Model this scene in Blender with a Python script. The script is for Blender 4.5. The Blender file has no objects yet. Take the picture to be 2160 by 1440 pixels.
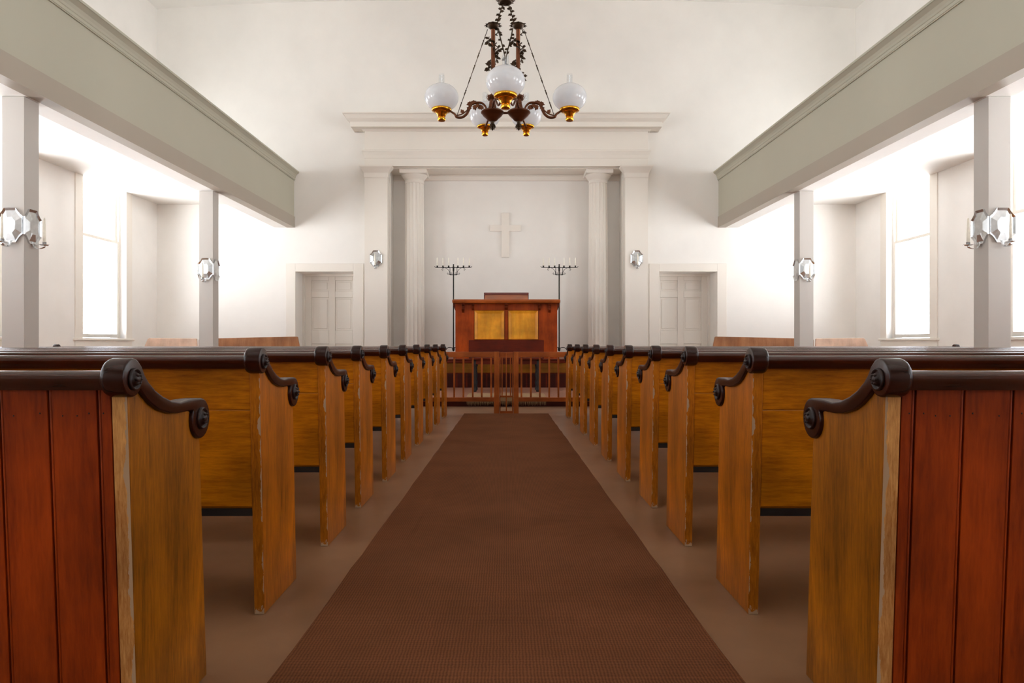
import bpy, math, random
from mathutils import Vector, Matrix
random.seed(7)
PI = math.pi
sc = bpy.context.scene
col = sc.collection
F = 1500.0          # focal length in pixels of the 2160-wide frame
CX, CY = 1068.0, 723.0
K = 20.0 / F        # the aisle, side walls and galleries draw together slightly towards the front

def WX(px, y): return (px - CX) / F * y
def WZ(py, y): return 1.0 + (CY - py) / F * y

# ------------------------------------------------------------------ mesh builder
class MB:
    def __init__(s): s.v = []; s.f = []; s.m = []; s.sm = []
    def add(s, vs, fs, mi=0, smooth=False):
        o = len(s.v); s.v += [tuple(v) for v in vs]
        for f in fs:
            s.f.append([i + o for i in f]); s.m.append(mi); s.sm.append(smooth)
        return s
    def box(s, x0, x1, y0, y1, z0, z1, mi=0):
        vs = [(x, y, z) for z in (z0, z1) for y in (y0, y1) for x in (x0, x1)]
        return s.add(vs, [(0,2,3,1),(4,5,7,6),(0,1,5,4),(2,6,7,3),(0,4,6,2),(1,3,7,5)], mi)
    def frame(s, x0, x1, z0, z1, w, y0, y1, mi=0):
        s.box(x0, x0+w, y0, y1, z0, z1, mi); s.box(x1-w, x1, y0, y1, z0, z1, mi)
        s.box(x0+w, x1-w, y0, y1, z0, z0+w, mi); s.box(x0+w, x1-w, y0, y1, z1-w, z1, mi); return s
    def prism(s, pts, a, b, axis='x', mi=0, smooth=False, mif=None):
        """closed outline pts=(p,q) extruded from a to b along axis. x: (y,z)  y: (x,z)  z: (x,y)"""
        def put(p, t):
            return {'x': (t, p[0], p[1]), 'y': (p[0], t, p[1]), 'z': (p[0], p[1], t)}[axis]
        n = len(pts)
        vs = [put(p, a) for p in pts] + [put(p, b) for p in pts]
        area = sum(pts[i][0]*pts[(i+1)%n][1]-pts[(i+1)%n][0]*pts[i][1] for i in range(n))
        flip = (area < 0) ^ (axis == 'y') ^ (b < a)
        def o(f): return f[::-1] if flip else f
        s.add(vs, [o(list(range(n))[::-1]), o([n+i for i in range(n)])], mi)
        base = len(s.v) - 2*n
        for i in range(n):
            j = (i+1) % n
            s.f.append([base+q for q in o([i, j, n+j, n+i])]); s.m.append(mif(i) if mif else mi); s.sm.append(smooth)
        return s
    def lathe(s, prof, cx=0, cy=0, cz=0, n=24, mi=0, fac=None, smooth=True, sx=1, sy=1):
        vs = []
        for r, z in prof:
            for k in range(n):
                a = 2*PI*k/n; rr = r*(fac(a) if fac else 1)
                vs.append((cx+rr*math.cos(a)*sx, cy+rr*math.sin(a)*sy, cz+z))
        fs = []
        m = len(prof)
        up = prof[-1][1] >= prof[0][1]
        for i in range(m-1):
            for k in range(n):
                q = [i*n+k, i*n+(k+1)%n, (i+1)*n+(k+1)%n, (i+1)*n+k]
                fs.append(q if up else q[::-1])
        s.add(vs, fs, mi, smooth)
        b = len(s.v) - m*n
        for i, rev in ((0, up), (m-1, not up)):
            if prof[i][0] > 1e-5:
                f = [b+i*n+k for k in range(n)]
                s.f.append(f[::-1] if rev else f); s.m.append(mi); s.sm.append(False)
        return s
    def tube(s, pts, r, n=8, mi=0, cap=True):
        pts = [Vector(p) for p in pts]; N = len(pts)
        rs = r if isinstance(r, (list, tuple)) else [r]*N
        vs = []; prev = None
        for i in range(N):
            t = (pts[min(i+1, N-1)] - pts[max(i-1, 0)]).normalized()
            if prev is None:
                u = t.orthogonal().normalized()
            else:
                u = (prev - t*prev.dot(t))
                u = u.normalized() if u.length > 1e-6 else t.orthogonal().normalized()
            prev = u; w = t.cross(u)
            for k in range(n):
                a = 2*PI*k/n
                vs.append(pts[i] + (u*math.cos(a)+w*math.sin(a))*rs[i])
        fs = []
        for i in range(N-1):
            for k in range(n):
                fs.append([i*n+k, i*n+(k+1)%n, (i+1)*n+(k+1)%n, (i+1)*n+k])
        s.add(vs, fs, mi, True)
        if cap:
            b = len(s.v)-N*n
            s.f.append([b+k for k in range(n)][::-1]); s.m.append(mi); s.sm.append(False)
            s.f.append([b+(N-1)*n+k for k in range(n)]); s.m.append(mi); s.sm.append(False)
        return s
    def ball(s, c, rx, ry=None, rz=None, n=10, m=6, mi=0):
        ry = rx if ry is None else ry; rz = rx if rz is None else rz
        prof = [(math.sin(PI*i/m), -math.cos(PI*i/m)) for i in range(m+1)]
        b = len(s.v)
        vs = [(c[0], c[1], c[2]-rz)]
        for i in range(1, m):
            for k in range(n):
                a = 2*PI*k/n
                vs.append((c[0]+rx*prof[i][0]*math.cos(a), c[1]+ry*prof[i][0]*math.sin(a), c[2]+rz*prof[i][1]))
        vs.append((c[0], c[1], c[2]+rz))
        fs = []
        for k in range(n):
            fs.append([0, 1+(k+1)%n, 1+k])
            fs.append([len(vs)-1, 1+(m-2)*n+k, 1+(m-2)*n+(k+1)%n])
        for i in range(m-2):
            for k in range(n):
                fs.append([1+i*n+k, 1+i*n+(k+1)%n, 1+(i+1)*n+(k+1)%n, 1+(i+1)*n+k])
        return s.add(vs, fs, mi, True)
    def leaf(s, c, d, up, L, W, t=.0015, mi=0):
        """small pointed ivy leaf, thin but solid"""
        d = Vector(d).normalized(); up = Vector(up); side = d.cross(up).normalized(); up = side.cross(d).normalized()
        sh = [(0,0),(.15,.35),(.05,.55),(.45,.42),(.55,.62),(.7,.3),(1,0),(.7,-.3),(.55,-.62),(.45,-.42),(.05,-.55),(.15,-.35)]
        c = Vector(c)
        n = len(sh)
        top = [c + d*(p*L) + side*(q*W) + up*(t + .12*L*(1-abs(q))*math.sin(PI*p)) for p, q in sh]
        bot = [v - up*2*t for v in top]
        fs = [list(range(n)), [n+i for i in range(n)][::-1]] + [[i, n+i, n+(i+1)%n, (i+1)%n] for i in range(n)]
        return s.add(top+bot, fs, mi)
    def sweepU(s, prof, hw, yf, yb, mi=0, cxx=0):
        """mouldings carried round three sides of a block. prof=(projection,z)"""
        vs = []
        for p, z in prof:
            vs += [(cxx-hw-p, yb, z), (cxx-hw-p, yf-p, z), (cxx+hw+p, yf-p, z), (cxx+hw+p, yb, z)]
        fs = []; n = len(prof)
        for i in range(n-1):
            for k in range(3):
                fs.append([i*4+k, i*4+k+1, (i+1)*4+k+1, (i+1)*4+k])
        fs.append([0, 3, 2, 1]); b = (n-1)*4; fs.append([b, b+1, b+2, b+3])
        fs.append([i*4 for i in range(n)] + []); fs.append([i*4+3 for i in range(n)][::-1])
        # back closing strip
        for i in range(n-1):
            fs.append([i*4+3, i*4, (i+1)*4, (i+1)*4+3])
        del fs[-(n+1):-(n-1)]
        return s.add(vs, fs, mi)
    def build(s, name, mats, parent=None, shear=0, bevel=0, seg=2, sharp=None, angle=40):
        vs = s.v
        if shear: vs = [(x + shear*y, y, z) for x, y, z in vs]
        me = bpy.data.meshes.new(name)
        me.from_pydata(vs, [], s.f)
        if not isinstance(mats, (list, tuple)): mats = [mats]
        for m in mats: me.materials.append(m)
        me.polygons.foreach_set('material_index', s.m)
        me.polygons.foreach_set('use_smooth', s.sm)
        me.update()
        if sharp: me.set_sharp_from_angle(angle=math.radians(sharp))
        o = bpy.data.objects.new(name, me); col.objects.link(o)
        if parent is not None: o.parent = parent
        if bevel:
            b = o.modifiers.new('bevel', 'BEVEL'); b.width = bevel; b.segments = seg
            b.limit_method = 'ANGLE'; b.angle_limit = math.radians(angle)
        return o

def box(*a): return MB().box(*a)
def arc(cy, cz, r, a0, a1, n):
    return [(cy + r*math.cos(math.radians(a0+(a1-a0)*i/n)), cz + r*math.sin(math.radians(a0+(a1-a0)*i/n))) for i in range(n+1)]
def smoothpath(pts, k=4):
    """Catmull-Rom through pts"""
    P = [Vector(p) for p in pts]; out = []
    for i in range(len(P)-1):
        p0, p1, p2, p3 = P[max(i-1,0)], P[i], P[i+1], P[min(i+2,len(P)-1)]
        for j in range(k):
            t = j/k
            out.append(.5*((2*p1)+(p2-p0)*t+(2*p0-5*p1+4*p2-p3)*t*t+(3*p1-p0-3*p2+p3)*t**3))
    out.append(P[-1]); return out

def tag(o, label=None, cat=None, group=None, kind=None):
    if label: o['label'] = label
    if cat: o['category'] = cat
    if group: o['group'] = group
    if kind: o['kind'] = kind
    return o
def thing(name, label, cat, loc=(0,0,0), group=None, rz=0):
    o = bpy.data.objects.new(name, None); col.objects.link(o)
    o.empty_display_size = .1
    o.location = loc; o.rotation_euler = (0,0,rz)
    return tag(o, label, cat, group)
def kids(o): return [c for c in list(bpy.data.objects) if c.parent == o]
def copy_tree(o, parent=None, ch=None):
    if ch is None:
        ch = {}
        for c in bpy.data.objects:
            if c.parent: ch.setdefault(c.parent.name, []).append(c)
    c = o.copy(); col.objects.link(c)
    if parent is not None: c.parent = parent
    for k in ch.get(o.name, []): copy_tree(k, c, ch)
    return c
def mirror(o, label=None, group=None):
    c = copy_tree(o)
    c.location.x = -o.location.x; c.rotation_euler.z = -o.rotation_euler.z; c.scale.x = -o.scale.x
    if label: c['label'] = label
    if group: c['group'] = group
    return c

# ------------------------------------------------------------------ materials
def srgb(r, g, b):
    f = lambda c: (c/255/12.92 if c/255 <= .04045 else ((c/255+.055)/1.055)**2.4)
    return (f(r), f(g), f(b), 1)
def new_mat(name):
    m = bpy.data.materials.new(name); m.use_nodes = True
    nt = m.node_tree; return m, nt, nt.nodes['Principled BSDF']
def N(nt, t, **kw):
    n = nt.nodes.new(t)
    for k, v in kw.items(): setattr(n, k, v)
    return n
def mapping(nt, scale, coord='Object'):
    tc = N(nt, 'ShaderNodeTexCoord'); mp = N(nt, 'ShaderNodeMapping')
    mp.inputs['Scale'].default_value = scale
    nt.links.new(tc.outputs[coord], mp.inputs['Vector']); return mp
def noise(nt, vec, scale=5, detail=4, rough=.5, dist=0):
    n = N(nt, 'ShaderNodeTexNoise')
    n.inputs['Scale'].default_value = scale; n.inputs['Detail'].default_value = detail
    n.inputs['Roughness'].default_value = rough; n.inputs['Distortion'].default_value = dist
    nt.links.new(vec.outputs[0], n.inputs['Vector']); return n
def ramp(nt, fac, stops):
    r = N(nt, 'ShaderNodeValToRGB'); e = r.color_ramp.elements
    while len(e) < len(stops): e.new(.5)
    for el, (p, c) in zip(e, stops): el.position = p; el.color = c
    nt.links.new(fac, r.inputs['Fac']); return r
def bump(nt, bs, h, strength=.2, dist=.002):
    b = N(nt, 'ShaderNodeBump'); b.inputs['Strength'].default_value = strength; b.inputs['Distance'].default_value = dist
    nt.links.new(h, b.inputs['Height']); nt.links.new(b.outputs['Normal'], bs.inputs['Normal'])

def plaster(name, c, rough=.85, var=.04, sc_=.8):
    m, nt, bs = new_mat(name)
    mp = mapping(nt, (1,1,1)); n = noise(nt, mp, sc_, 5, .6)
    c0 = tuple(x*(1-var) for x in c[:3])+(1,); c1 = tuple(min(1, x*(1+var)) for x in c[:3])+(1,)
    r = ramp(nt, n.outputs['Fac'], [(.3, c0), (.7, c1)])
    nt.links.new(r.outputs[0], bs.inputs['Base Color']); bs.inputs['Roughness'].default_value = rough
    n2 = noise(nt, mp, 60, 3, .6); bump(nt, bs, n2.outputs['Fac'], .05, .002)
    return m
def wood(name, dark, light, axis='x', rough=.35, scale=1.0, coat=.25, grain=.5, chips=None, chip_t=.62, edge_wear=None):
    m, nt, bs = new_mat(name)
    s = {'x': (.9, 9, 9), 'y': (9, .9, 9), 'z': (9, 9, .9)}[axis]
    mp = mapping(nt, tuple(v*scale for v in s))
    n1 = noise(nt, mp, 1.6, 6, .6, .8)
    mp2 = mapping(nt, tuple(v*scale*6 for v in s)); n2 = noise(nt, mp2, 2.2, 4, .7, .2)
    mx = N(nt, 'ShaderNodeMix', data_type='FLOAT'); mx.inputs[0].default_value = grain
    nt.links.new(n1.outputs['Fac'], mx.inputs[2]); nt.links.new(n2.outputs['Fac'], mx.inputs[3])
    r = ramp(nt, mx.outputs[0], [(.33, dark), (.66, light)])
    colr = r.outputs[0]
    # broad blotches of old varnish
    mp3 = mapping(nt, (1.5,1.5,1.5)); n3 = noise(nt, mp3, 2.0, 3, .5)
    r3 = ramp(nt, n3.outputs['Fac'], [(.28, (.56,.54,.5,1)), (.72, (1.14,1.12,1.06,1))])
    mm = N(nt, 'ShaderNodeMix', data_type='RGBA', blend_type='MULTIPLY'); mm.inputs[0].default_value = 1
    nt.links.new(colr, mm.inputs[6]); nt.links.new(r3.outputs[0], mm.inputs[7]); colr = mm.outputs[2]
    if chips:
        mp4 = mapping(nt, (14,14,5)); n4 = noise(nt, mp4, 3.0, 6, .75)
        r4 = ramp(nt, n4.outputs['Fac'], [(chip_t, (0,0,0,1)), (chip_t+.03, (1,1,1,1))])
        m4 = N(nt, 'ShaderNodeMix', data_type='RGBA')
        nt.links.new(r4.outputs[0], m4.inputs[0]); nt.links.new(colr, m4.inputs[6]); m4.inputs[7].default_value = chips
        colr = m4.outputs[2]
    if edge_wear:            # flaked old paint along the outer corner and scuffs at the foot
        tc = N(nt, 'ShaderNodeTexCoord'); sp = N(nt, 'ShaderNodeSeparateXYZ'); nt.links.new(tc.outputs['Object'], sp.inputs[0])
        mp5 = mapping(nt, (30,30,16)); n5 = noise(nt, mp5, 1.6, 5, .7); mp6 = mapping(nt, (3,3,3)); n6 = noise(nt, mp6, 1.7, 3, .6)
        a1 = N(nt, 'ShaderNodeMath', operation='MULTIPLY_ADD'); nt.links.new(n5.outputs['Fac'], a1.inputs[0]); a1.inputs[1].default_value = .022; nt.links.new(sp.outputs['X'], a1.inputs[2])
        a2 = N(nt, 'ShaderNodeMath', operation='MULTIPLY_ADD'); nt.links.new(n6.outputs['Fac'], a2.inputs[0]); a2.inputs[1].default_value = .05; nt.links.new(a1.outputs[0], a2.inputs[2])
        g1 = N(nt, 'ShaderNodeMath', operation='GREATER_THAN'); nt.links.new(a2.outputs[0], g1.inputs[0]); g1.inputs[1].default_value = edge_wear
        b1 = N(nt, 'ShaderNodeMath', operation='MULTIPLY_ADD'); nt.links.new(n5.outputs['Fac'], b1.inputs[0]); b1.inputs[1].default_value = -.16; nt.links.new(sp.outputs['Z'], b1.inputs[2])
        g2 = N(nt, 'ShaderNodeMath', operation='LESS_THAN'); nt.links.new(b1.outputs[0], g2.inputs[0]); g2.inputs[1].default_value = -.058
        mxm = N(nt, 'ShaderNodeMath', operation='MAXIMUM'); nt.links.new(g1.outputs[0], mxm.inputs[0]); nt.links.new(g2.outputs[0], mxm.inputs[1])
        m5 = N(nt, 'ShaderNodeMix', data_type='RGBA'); nt.links.new(mxm.outputs[0], m5.inputs[0]); nt.links.new(colr, m5.inputs[6]); m5.inputs[7].default_value = srgb(184,156,128)
        colr = m5.outputs[2]
    nt.links.new(colr, bs.inputs['Base Color'])
    bs.inputs['Roughness'].default_value = rough
    bs.inputs['Specular IOR Level'].default_value = .2
    bs.inputs['Coat Weight'].default_value = coat; bs.inputs['Coat Roughness'].default_value = .15
    bump(nt, bs, n2.outputs['Fac'], .12, .0015)
    return m
def simple(name, c, rough=.5, metal=0, coat=0, spec=.5):
    m, nt, bs = new_mat(name)
    mp = mapping(nt, (1,1,1)); n = noise(nt, mp, 25, 4, .6)
    r = ramp(nt, n.outputs['Fac'], [(.3, tuple(x*.86 for x in c[:3])+(1,)), (.7, tuple(min(1,x*1.1) for x in c[:3])+(1,))])
    nt.links.new(r.outputs[0], bs.inputs['Base Color'])
    bs.inputs['Roughness'].default_value = rough; bs.inputs['Metallic'].default_value = metal
    bs.inputs['Coat Weight'].default_value = coat; bs.inputs['Coat Roughness'].default_value = .08
    bs.inputs['Specular IOR Level'].default_value = spec
    return m

M = {}
M['wall'] = plaster('cream_plaster', srgb(234,231,226))
M['wall_side'] = plaster('side_wall_plaster', srgb(234,231,227))
M['ceil'] = plaster('ceiling_plaster', srgb(238,236,232))
M['trimw'] = plaster('cream_paint', srgb(229,223,214), .55, .02)
M['gallery'] = plaster('gallery_paint', srgb(176,173,156), .6, .02)
M['fascia'] = plaster('fascia_paint', srgb(166,156,142), .6, .02)
M['post'] = plaster('post_paint', srgb(192,187,181), .6, .02)
M['oak'] = wood('oak_back', srgb(146,78,3), srgb(226,140,8), 'x', .45, 1, .06)
M['oak_end_lit'] = wood('oak_end_lit', srgb(128,68,4), srgb(222,128,8), 'z', .45, 1, .06)  # brighter copy: stronger light on the farther pews put into the colour
M['oak_end_dim'] = wood('oak_end_olive_dim', srgb(104,58,6), srgb(190,114,12), 'z', .45, 1, .06)  # olive end of the rearmost pew, darker copy for the dimmer light there
M['edge'] = wood('oak_worn_edge', srgb(140,76,6), srgb(216,130,22), 'z', .5, 1.5, .05, .6, None, .66, .033)
M['raw'] = wood('raw_pine_edge', srgb(172,104,44), srgb(240,184,116), 'z', .6, 1.6, 0, .6, None, .68, .029)
M['red'] = wood('red_stained_boards', srgb(120,38,2), srgb(184,72,6), 'z', .45, .8, .05, .4)
M['dark'] = wood('dark_varnished_walnut', srgb(40,14,8), srgb(58,23,13), 'x', .26, 1, .2, .4)
M['darkrail'] = wood('dark_varnished_rail', srgb(54,20,9), srgb(78,32,16), 'x', .2, .5, .35, .15)
M['carved'] = simple('dark_carved_walnut', srgb(34,13,8), .36, spec=.3)
M['black'] = simple('black_parts_and_shade', srgb(22,12,8), .6)  # also colours the strip that paints shade under the pew backs
M['cherry'] = wood('cherry_pulpit', srgb(140,50,2), srgb(186,78,5), 'z', .5, .8, .04, .4)
M['cherryd'] = wood('dark_cherry_bracket', srgb(92,30,3), srgb(124,46,6), 'z', .45, .8, .06, .4)
M['cherryx'] = wood('cherry_rail', srgb(146,70,24), srgb(184,98,42), 'x', .42, 1, .08, .4)
M['cherryz'] = wood('cherry_post', srgb(150,74,24), srgb(190,104,44), 'z', .42, 1, .08, .4)
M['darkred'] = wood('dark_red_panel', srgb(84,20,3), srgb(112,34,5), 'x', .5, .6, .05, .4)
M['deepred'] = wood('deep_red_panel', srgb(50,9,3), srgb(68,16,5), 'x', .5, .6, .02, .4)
M['gold'] = wood('golden_oak_panel', srgb(232,148,30), srgb(250,182,58), 'z', .42, .7, .08, .4)
M['oakband'] = wood('olive_oak_band', srgb(120,72,10), srgb(150,96,20), 'x', .4, .6, .2, .4)
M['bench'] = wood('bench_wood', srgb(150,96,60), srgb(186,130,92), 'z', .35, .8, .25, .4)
M['sunbench'] = wood('sun_tinted_bench_wood', srgb(222,186,166), srgb(240,212,196), 'z', .45, .8, .05, .4)  # sunlight on the corner bench put into its pale colour
M['maroon'] = simple('maroon_leather', srgb(96,18,10), .5)
M['iron'] = simple('black_iron', srgb(34,32,28), .5, .6)
M['candle'] = simple('cream_wax', srgb(247,241,226), .5)
M['pewter'] = simple('polished_pewter', srgb(212,214,216), .27, 1)
M['bronze'] = simple('aged_bronze', srgb(96,54,30), .38, .75)
M['bronzed'] = simple('dark_bronze', srgb(62,44,26), .45, .7)
M['brass'] = simple('gilt_brass', srgb(222,160,48), .24, 1)

def mat_opal():
    m, nt, bs = new_mat('opal_glass')
    mp = mapping(nt, (1,1,1)); n = noise(nt, mp, 6, 3, .5)
    r = ramp(nt, n.outputs['Fac'], [(.3, (.78,.80,.84,1)), (.7, (.9,.92,.95,1))])
    nt.links.new(r.outputs[0], bs.inputs['Base Color'])
    bs.inputs['Roughness'].default_value = .06
    bs.inputs['Coat Weight'].default_value = .6; bs.inputs['Coat Roughness'].default_value = .03
    tr = N(nt, 'ShaderNodeBsdfTransparent'); mx = N(nt, 'ShaderNodeMixShader')
    tl = N(nt, 'ShaderNodeBsdfTranslucent'); tl.inputs['Color'].default_value = (.86,.88,.92,1)
    m1 = N(nt, 'ShaderNodeMixShader'); m1.inputs[0].default_value = .4
    nt.links.new(bs.outputs[0], m1.inputs[1]); nt.links.new(tl.outputs[0], m1.inputs[2])
    mx.inputs[0].default_value = .25
    nt.links.new(m1.outputs[0], mx.inputs[1]); nt.links.new(tr.outputs[0], mx.inputs[2])
    nt.links.new(mx.outputs[0], nt.nodes['Material Output'].inputs[0]); return m
def mat_glass(name, base=.04, tint=(1,1,1,1)):
    m, nt, bs = new_mat(name); nt.nodes.remove(bs)
    tr = N(nt, 'ShaderNodeBsdfTransparent'); tr.inputs[0].default_value = tint
    gl = N(nt, 'ShaderNodeBsdfGlossy'); gl.inputs['Roughness'].default_value = .03
    lw = N(nt, 'ShaderNodeLayerWeight'); lw.inputs['Blend'].default_value = .5     # thin pane: Schlick reflection, same from both faces
    pw = N(nt, 'ShaderNodeMath', operation='POWER'); pw.inputs[1].default_value = 5
    nt.links.new(lw.outputs['Facing'], pw.inputs[0])
    ad = N(nt, 'ShaderNodeMath', operation='MULTIPLY_ADD', use_clamp=True); ad.inputs[1].default_value = .9; ad.inputs[2].default_value = .04+base
    nt.links.new(pw.outputs[0], ad.inputs[0])
    mx = N(nt, 'ShaderNodeMixShader'); nt.links.new(ad.outputs[0], mx.inputs[0])
    nt.links.new(tr.outputs[0], mx.inputs[1]); nt.links.new(gl.outputs[0], mx.inputs[2])
    nt.links.new(mx.outputs[0], nt.nodes['Material Output'].inputs[0]); return m
M['opal'] = mat_opal()
M['chimney'] = mat_glass('clear_chimney_glass', .10, (.93,.95,.97,1))
M['pane'] = mat_glass('window_glass', .0, (.98,.985,.98,1))

def mat_carpet():
    m, nt, bs = new_mat('woven_brown_runner')
    mp = mapping(nt, (1,1,1))
    w = N(nt, 'ShaderNodeTexWave', wave_type='BANDS', bands_direction='Y'); w.inputs['Scale'].default_value = 42
    w.inputs['Distortion'].default_value = 1.2; w.inputs['Detail'].default_value = 2; w.inputs['Detail Scale'].default_value = 3
    nt.links.new(mp.outputs[0], w.inputs['Vector'])
    w2 = N(nt, 'ShaderNodeTexWave', wave_type='BANDS', bands_direction='X'); w2.inputs['Scale'].default_value = 30
    w2.inputs['Distortion'].default_value = 2.5; w2.inputs['Detail'].default_value = 2
    nt.links.new(mp.outputs[0], w2.inputs['Vector'])
    mu = N(nt, 'ShaderNodeMix', data_type='FLOAT'); mu.inputs[0].default_value = .35
    nt.links.new(w.outputs['Fac'], mu.inputs[2]); nt.links.new(w2.outputs['Fac'], mu.inputs[3])
    r = ramp(nt, mu.outputs[0], [(.1, srgb(76,46,31)), (.8, srgb(128,82,54))])
    n = noise(nt, mp, 2.2, 4, .6)
    r2 = ramp(nt, n.outputs['Fac'], [(.3, (.86,.84,.82,1)), (.7, (1.1,1.08,1.06,1))])
    mm = N(nt, 'ShaderNodeMix', data_type='RGBA', blend_type='MULTIPLY'); mm.inputs[0].default_value = 1
    nt.links.new(r.outputs[0], mm.inputs[6]); nt.links.new(r2.outputs[0], mm.inputs[7])
    nt.links.new(mm.outputs[2], bs.inputs['Base Color']); bs.inputs['Roughness'].default_value = .9
    bs.inputs['Specular IOR Level'].default_value = .05
    bump(nt, bs, mu.outputs[0], .6, .003); return m
M['carpet'] = mat_carpet()
def mat_floor():
    m, nt, bs = new_mat('brown_floor_covering')
    mp = mapping(nt, (1,1,1)); n = noise(nt, mp, 1.6, 6, .6)
    r = ramp(nt, n.outputs['Fac'], [(.3, srgb(118,86,62)), (.7, srgb(144,108,80))])
    nt.links.new(r.outputs[0], bs.inputs['Base Color'])
    bs.inputs['Roughness'].default_value = .33
    n2 = noise(nt, mp, 8, 4, .6); bump(nt, bs, n2.outputs['Fac'], .04, .003)
    return m
M['floor'] = mat_floor()
M['plat'] = simple('platform_carpet', srgb(136,88,66), .8)
M['fringe'] = simple('grey_brown_fringe', srgb(150,118,82), .95)

# ------------------------------------------------------------------ shell
D = 15.4; DA = 16.06; YR = -4.6       # front wall, alcove wall, rear wall
WXL = 7.77; TH = .3; HC = 8.2
def struct(o, label, cat): return tag(o, label, cat, kind='structure')
fl = box(-8.6, 8.6, YR-.4, 16.6, -.12, 0).build('floor', M['floor'])
struct(fl, 'smooth brown floor running under the pews', 'floor')

# shallow arched ceiling
mb = MB(); pts = []
for i in range(41):
    x = -7.9 + 15.8*i/40; pts.append((x, HC + .22*(1-abs(x/7.9)**3)))
pts += [(7.9, 8.75), (-7.9, 8.75)]
mb.prism(pts, YR-.4, D+.6, 'y', 0)
struct(mb.build('ceiling', M['ceil'], sharp=30), 'white shallow arched plaster ceiling', 'ceiling')

# side walls with tall window openings
WY = [(12.74, 14.15), (9.4, 10.95), (5.4, 6.85), (1.75, 3.2), (-1.9, -.45)]
ZS, ZT = 1.09, 5.15
def side_wall():
    mb = MB(); ys = sorted(WY); x0, x1 = -WXL-TH, -WXL
    a = YR-.2
    for (y0, y1) in ys:
        mb.box(x0, x1, a, y0, 0, HC+.2); mb.box(x0, x1, y0, y1, 0, ZS); mb.box(x0, x1, y0, y1, ZT, HC+.2); a = y1
    mb.box(x0, x1, a, D+.02, 0, HC+.2)
    return mb
wl = side_wall().build('wall_left', M['wall_side'], shear=K)
struct(wl, 'cream plaster side wall on the left with tall windows', 'wall')
wr = wl.copy(); col.objects.link(wr); wr.scale.x = -1; wr.name = 'wall_right'
struct(wr, 'cream plaster side wall on the right with tall windows', 'wall')

# rear wall behind the camera
RX0, RX1, RZ0, RZ1 = 1.2, 3.6, 4.7, 6.9
rb = MB()
for a_, b_ in ((-8.4, -RX1), (-RX0, RX0), (RX1, 8.4)): rb.box(a_, b_, YR-.3, YR, 0, HC+.3)
for s_ in (-1, 1):
    a_, b_ = sorted((s_*RX0, s_*RX1)); rb.box(a_, b_, YR-.3, YR, 0, RZ0); rb.box(a_, b_, YR-.3, YR, RZ1, HC+.3)
struct(rb.build('wall_rear', M['wall']), 'plain plaster wall at the back of the church', 'wall')

# front wall with two doorways and the central alcove
XA = 2.552; ZSOF = WZ(350, 15.25)
DX0, DX1, DZ = -4.558, -3.306, WZ(573, D)
def front_wall():
    mb = MB(); yb = D+.75
    for s in (-1, 1):
        b = lambda xa, xb, z0, z1: mb.box(min(s*xa, s*xb), max(s*xa, s*xb), D, yb, z0, z1)
        b(8.4, -DX0, 0, HC+.4); b(-DX1, XA, 0, HC+.4); b(-DX0, -DX1, DZ, HC+.4)
    mb.box(-XA, XA, D, yb, ZSOF, HC+.4)
    mb.box(-XA, XA, DA, DA+.1, 0, ZSOF)
    return mb
struct(front_wall().build('wall_front', M['wall']), 'cream plaster end wall with a recessed alcove between two doors', 'wall')

rg = MB(); rg.box(-4.7, 4.7, YR+.003, -1.3, 3.5, 3.8); rg.box(-4.7, 4.7, -1.45, -1.3, 3.8, 4.5)  # unseen gallery, added to shade the near pews and floor
struct(rg.build('trim_shade', M['gallery']), 'unseen rear gallery added behind the viewer to shade the near pews', 'gallery')

# ------------------------------------------------------------------ windows
def window(y0, y1):
    """left side; root at the sill"""
    yc = (y0+y1)/2; w = y1-y0
    r = thing('window_1', '', 'window', (-WXL + K*yc, yc, ZS))
    h = ZT-ZS; a, b = -w/2, w/2; g = -.135
    H2 = 3.0-ZS
    fr = MB()                                         # box frame in the reveal
    fr.box(g-.06, g+.03, a, a+.045, 0, h); fr.box(g-.06, g+.03, b-.045, b, 0, h); fr.box(g-.06, g+.03, a+.045, b-.045, h-.05, h)
    fr.build('window_frame', M['trimw'], r, shear=K)
    def sash(z0, z1, x, nm):
        m = MB(); A, B = a+.045, b-.045
        m.box(x-.02, x+.02, A, A+.05, z0, z1); m.box(x-.02, x+.02, B-.05, B, z0, z1)
        m.box(x-.02, x+.02, A+.05, B-.05, z0, z0+.07); m.box(x-.02, x+.02, A+.05, B-.05, z1-.045, z1)
        o = m.build(nm, M['trimw'], r, shear=K)
        box(x-.003, x+.003, A+.04, B-.04, z0+.06, z1-.04).build('pane', M['pane'], o, shear=K)
    sash(.01, H2, g+.005, 'lower_sash'); sash(H2-.045, h-.05, g-.04, 'upper_sash')
    sl = MB(); sl.box(-.13, .05, a-.26, b+.26, -.045, 0); sl.box(-.02, .02, a-.22, b+.22, -.2, -.045)
    sl.build('window_sill', M['trimw'], r, shear=K, bevel=.008)
    zc = 4.0-ZS
    cs = MB()
    cs.box(-.001, .022, a-.22, a, 0, zc); cs.box(-.001, .022, b, b+.22, 0, zc)
    cs.build('window_casing', M['trimw'], r, shear=K, bevel=.005)
    return r
nw = 1
lab = ['beside the front left bench', 'second from the front on the left', 'third from the front on the left', 'fourth from the front on the left', 'at the back on the left']
for i, (y0, y1) in enumerate(WY):
    r = window(y0, y1); r.name = 'window_%d' % nw; nw += 1
    struct(r, 'tall white sash window in the side wall, ' + lab[i], 'window')
    q = mirror(r); q.name = 'window_%d' % nw; nw += 1
    struct(q, 'tall white sash window in the side wall, ' + lab[i].replace('left', 'right'), 'window')

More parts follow.
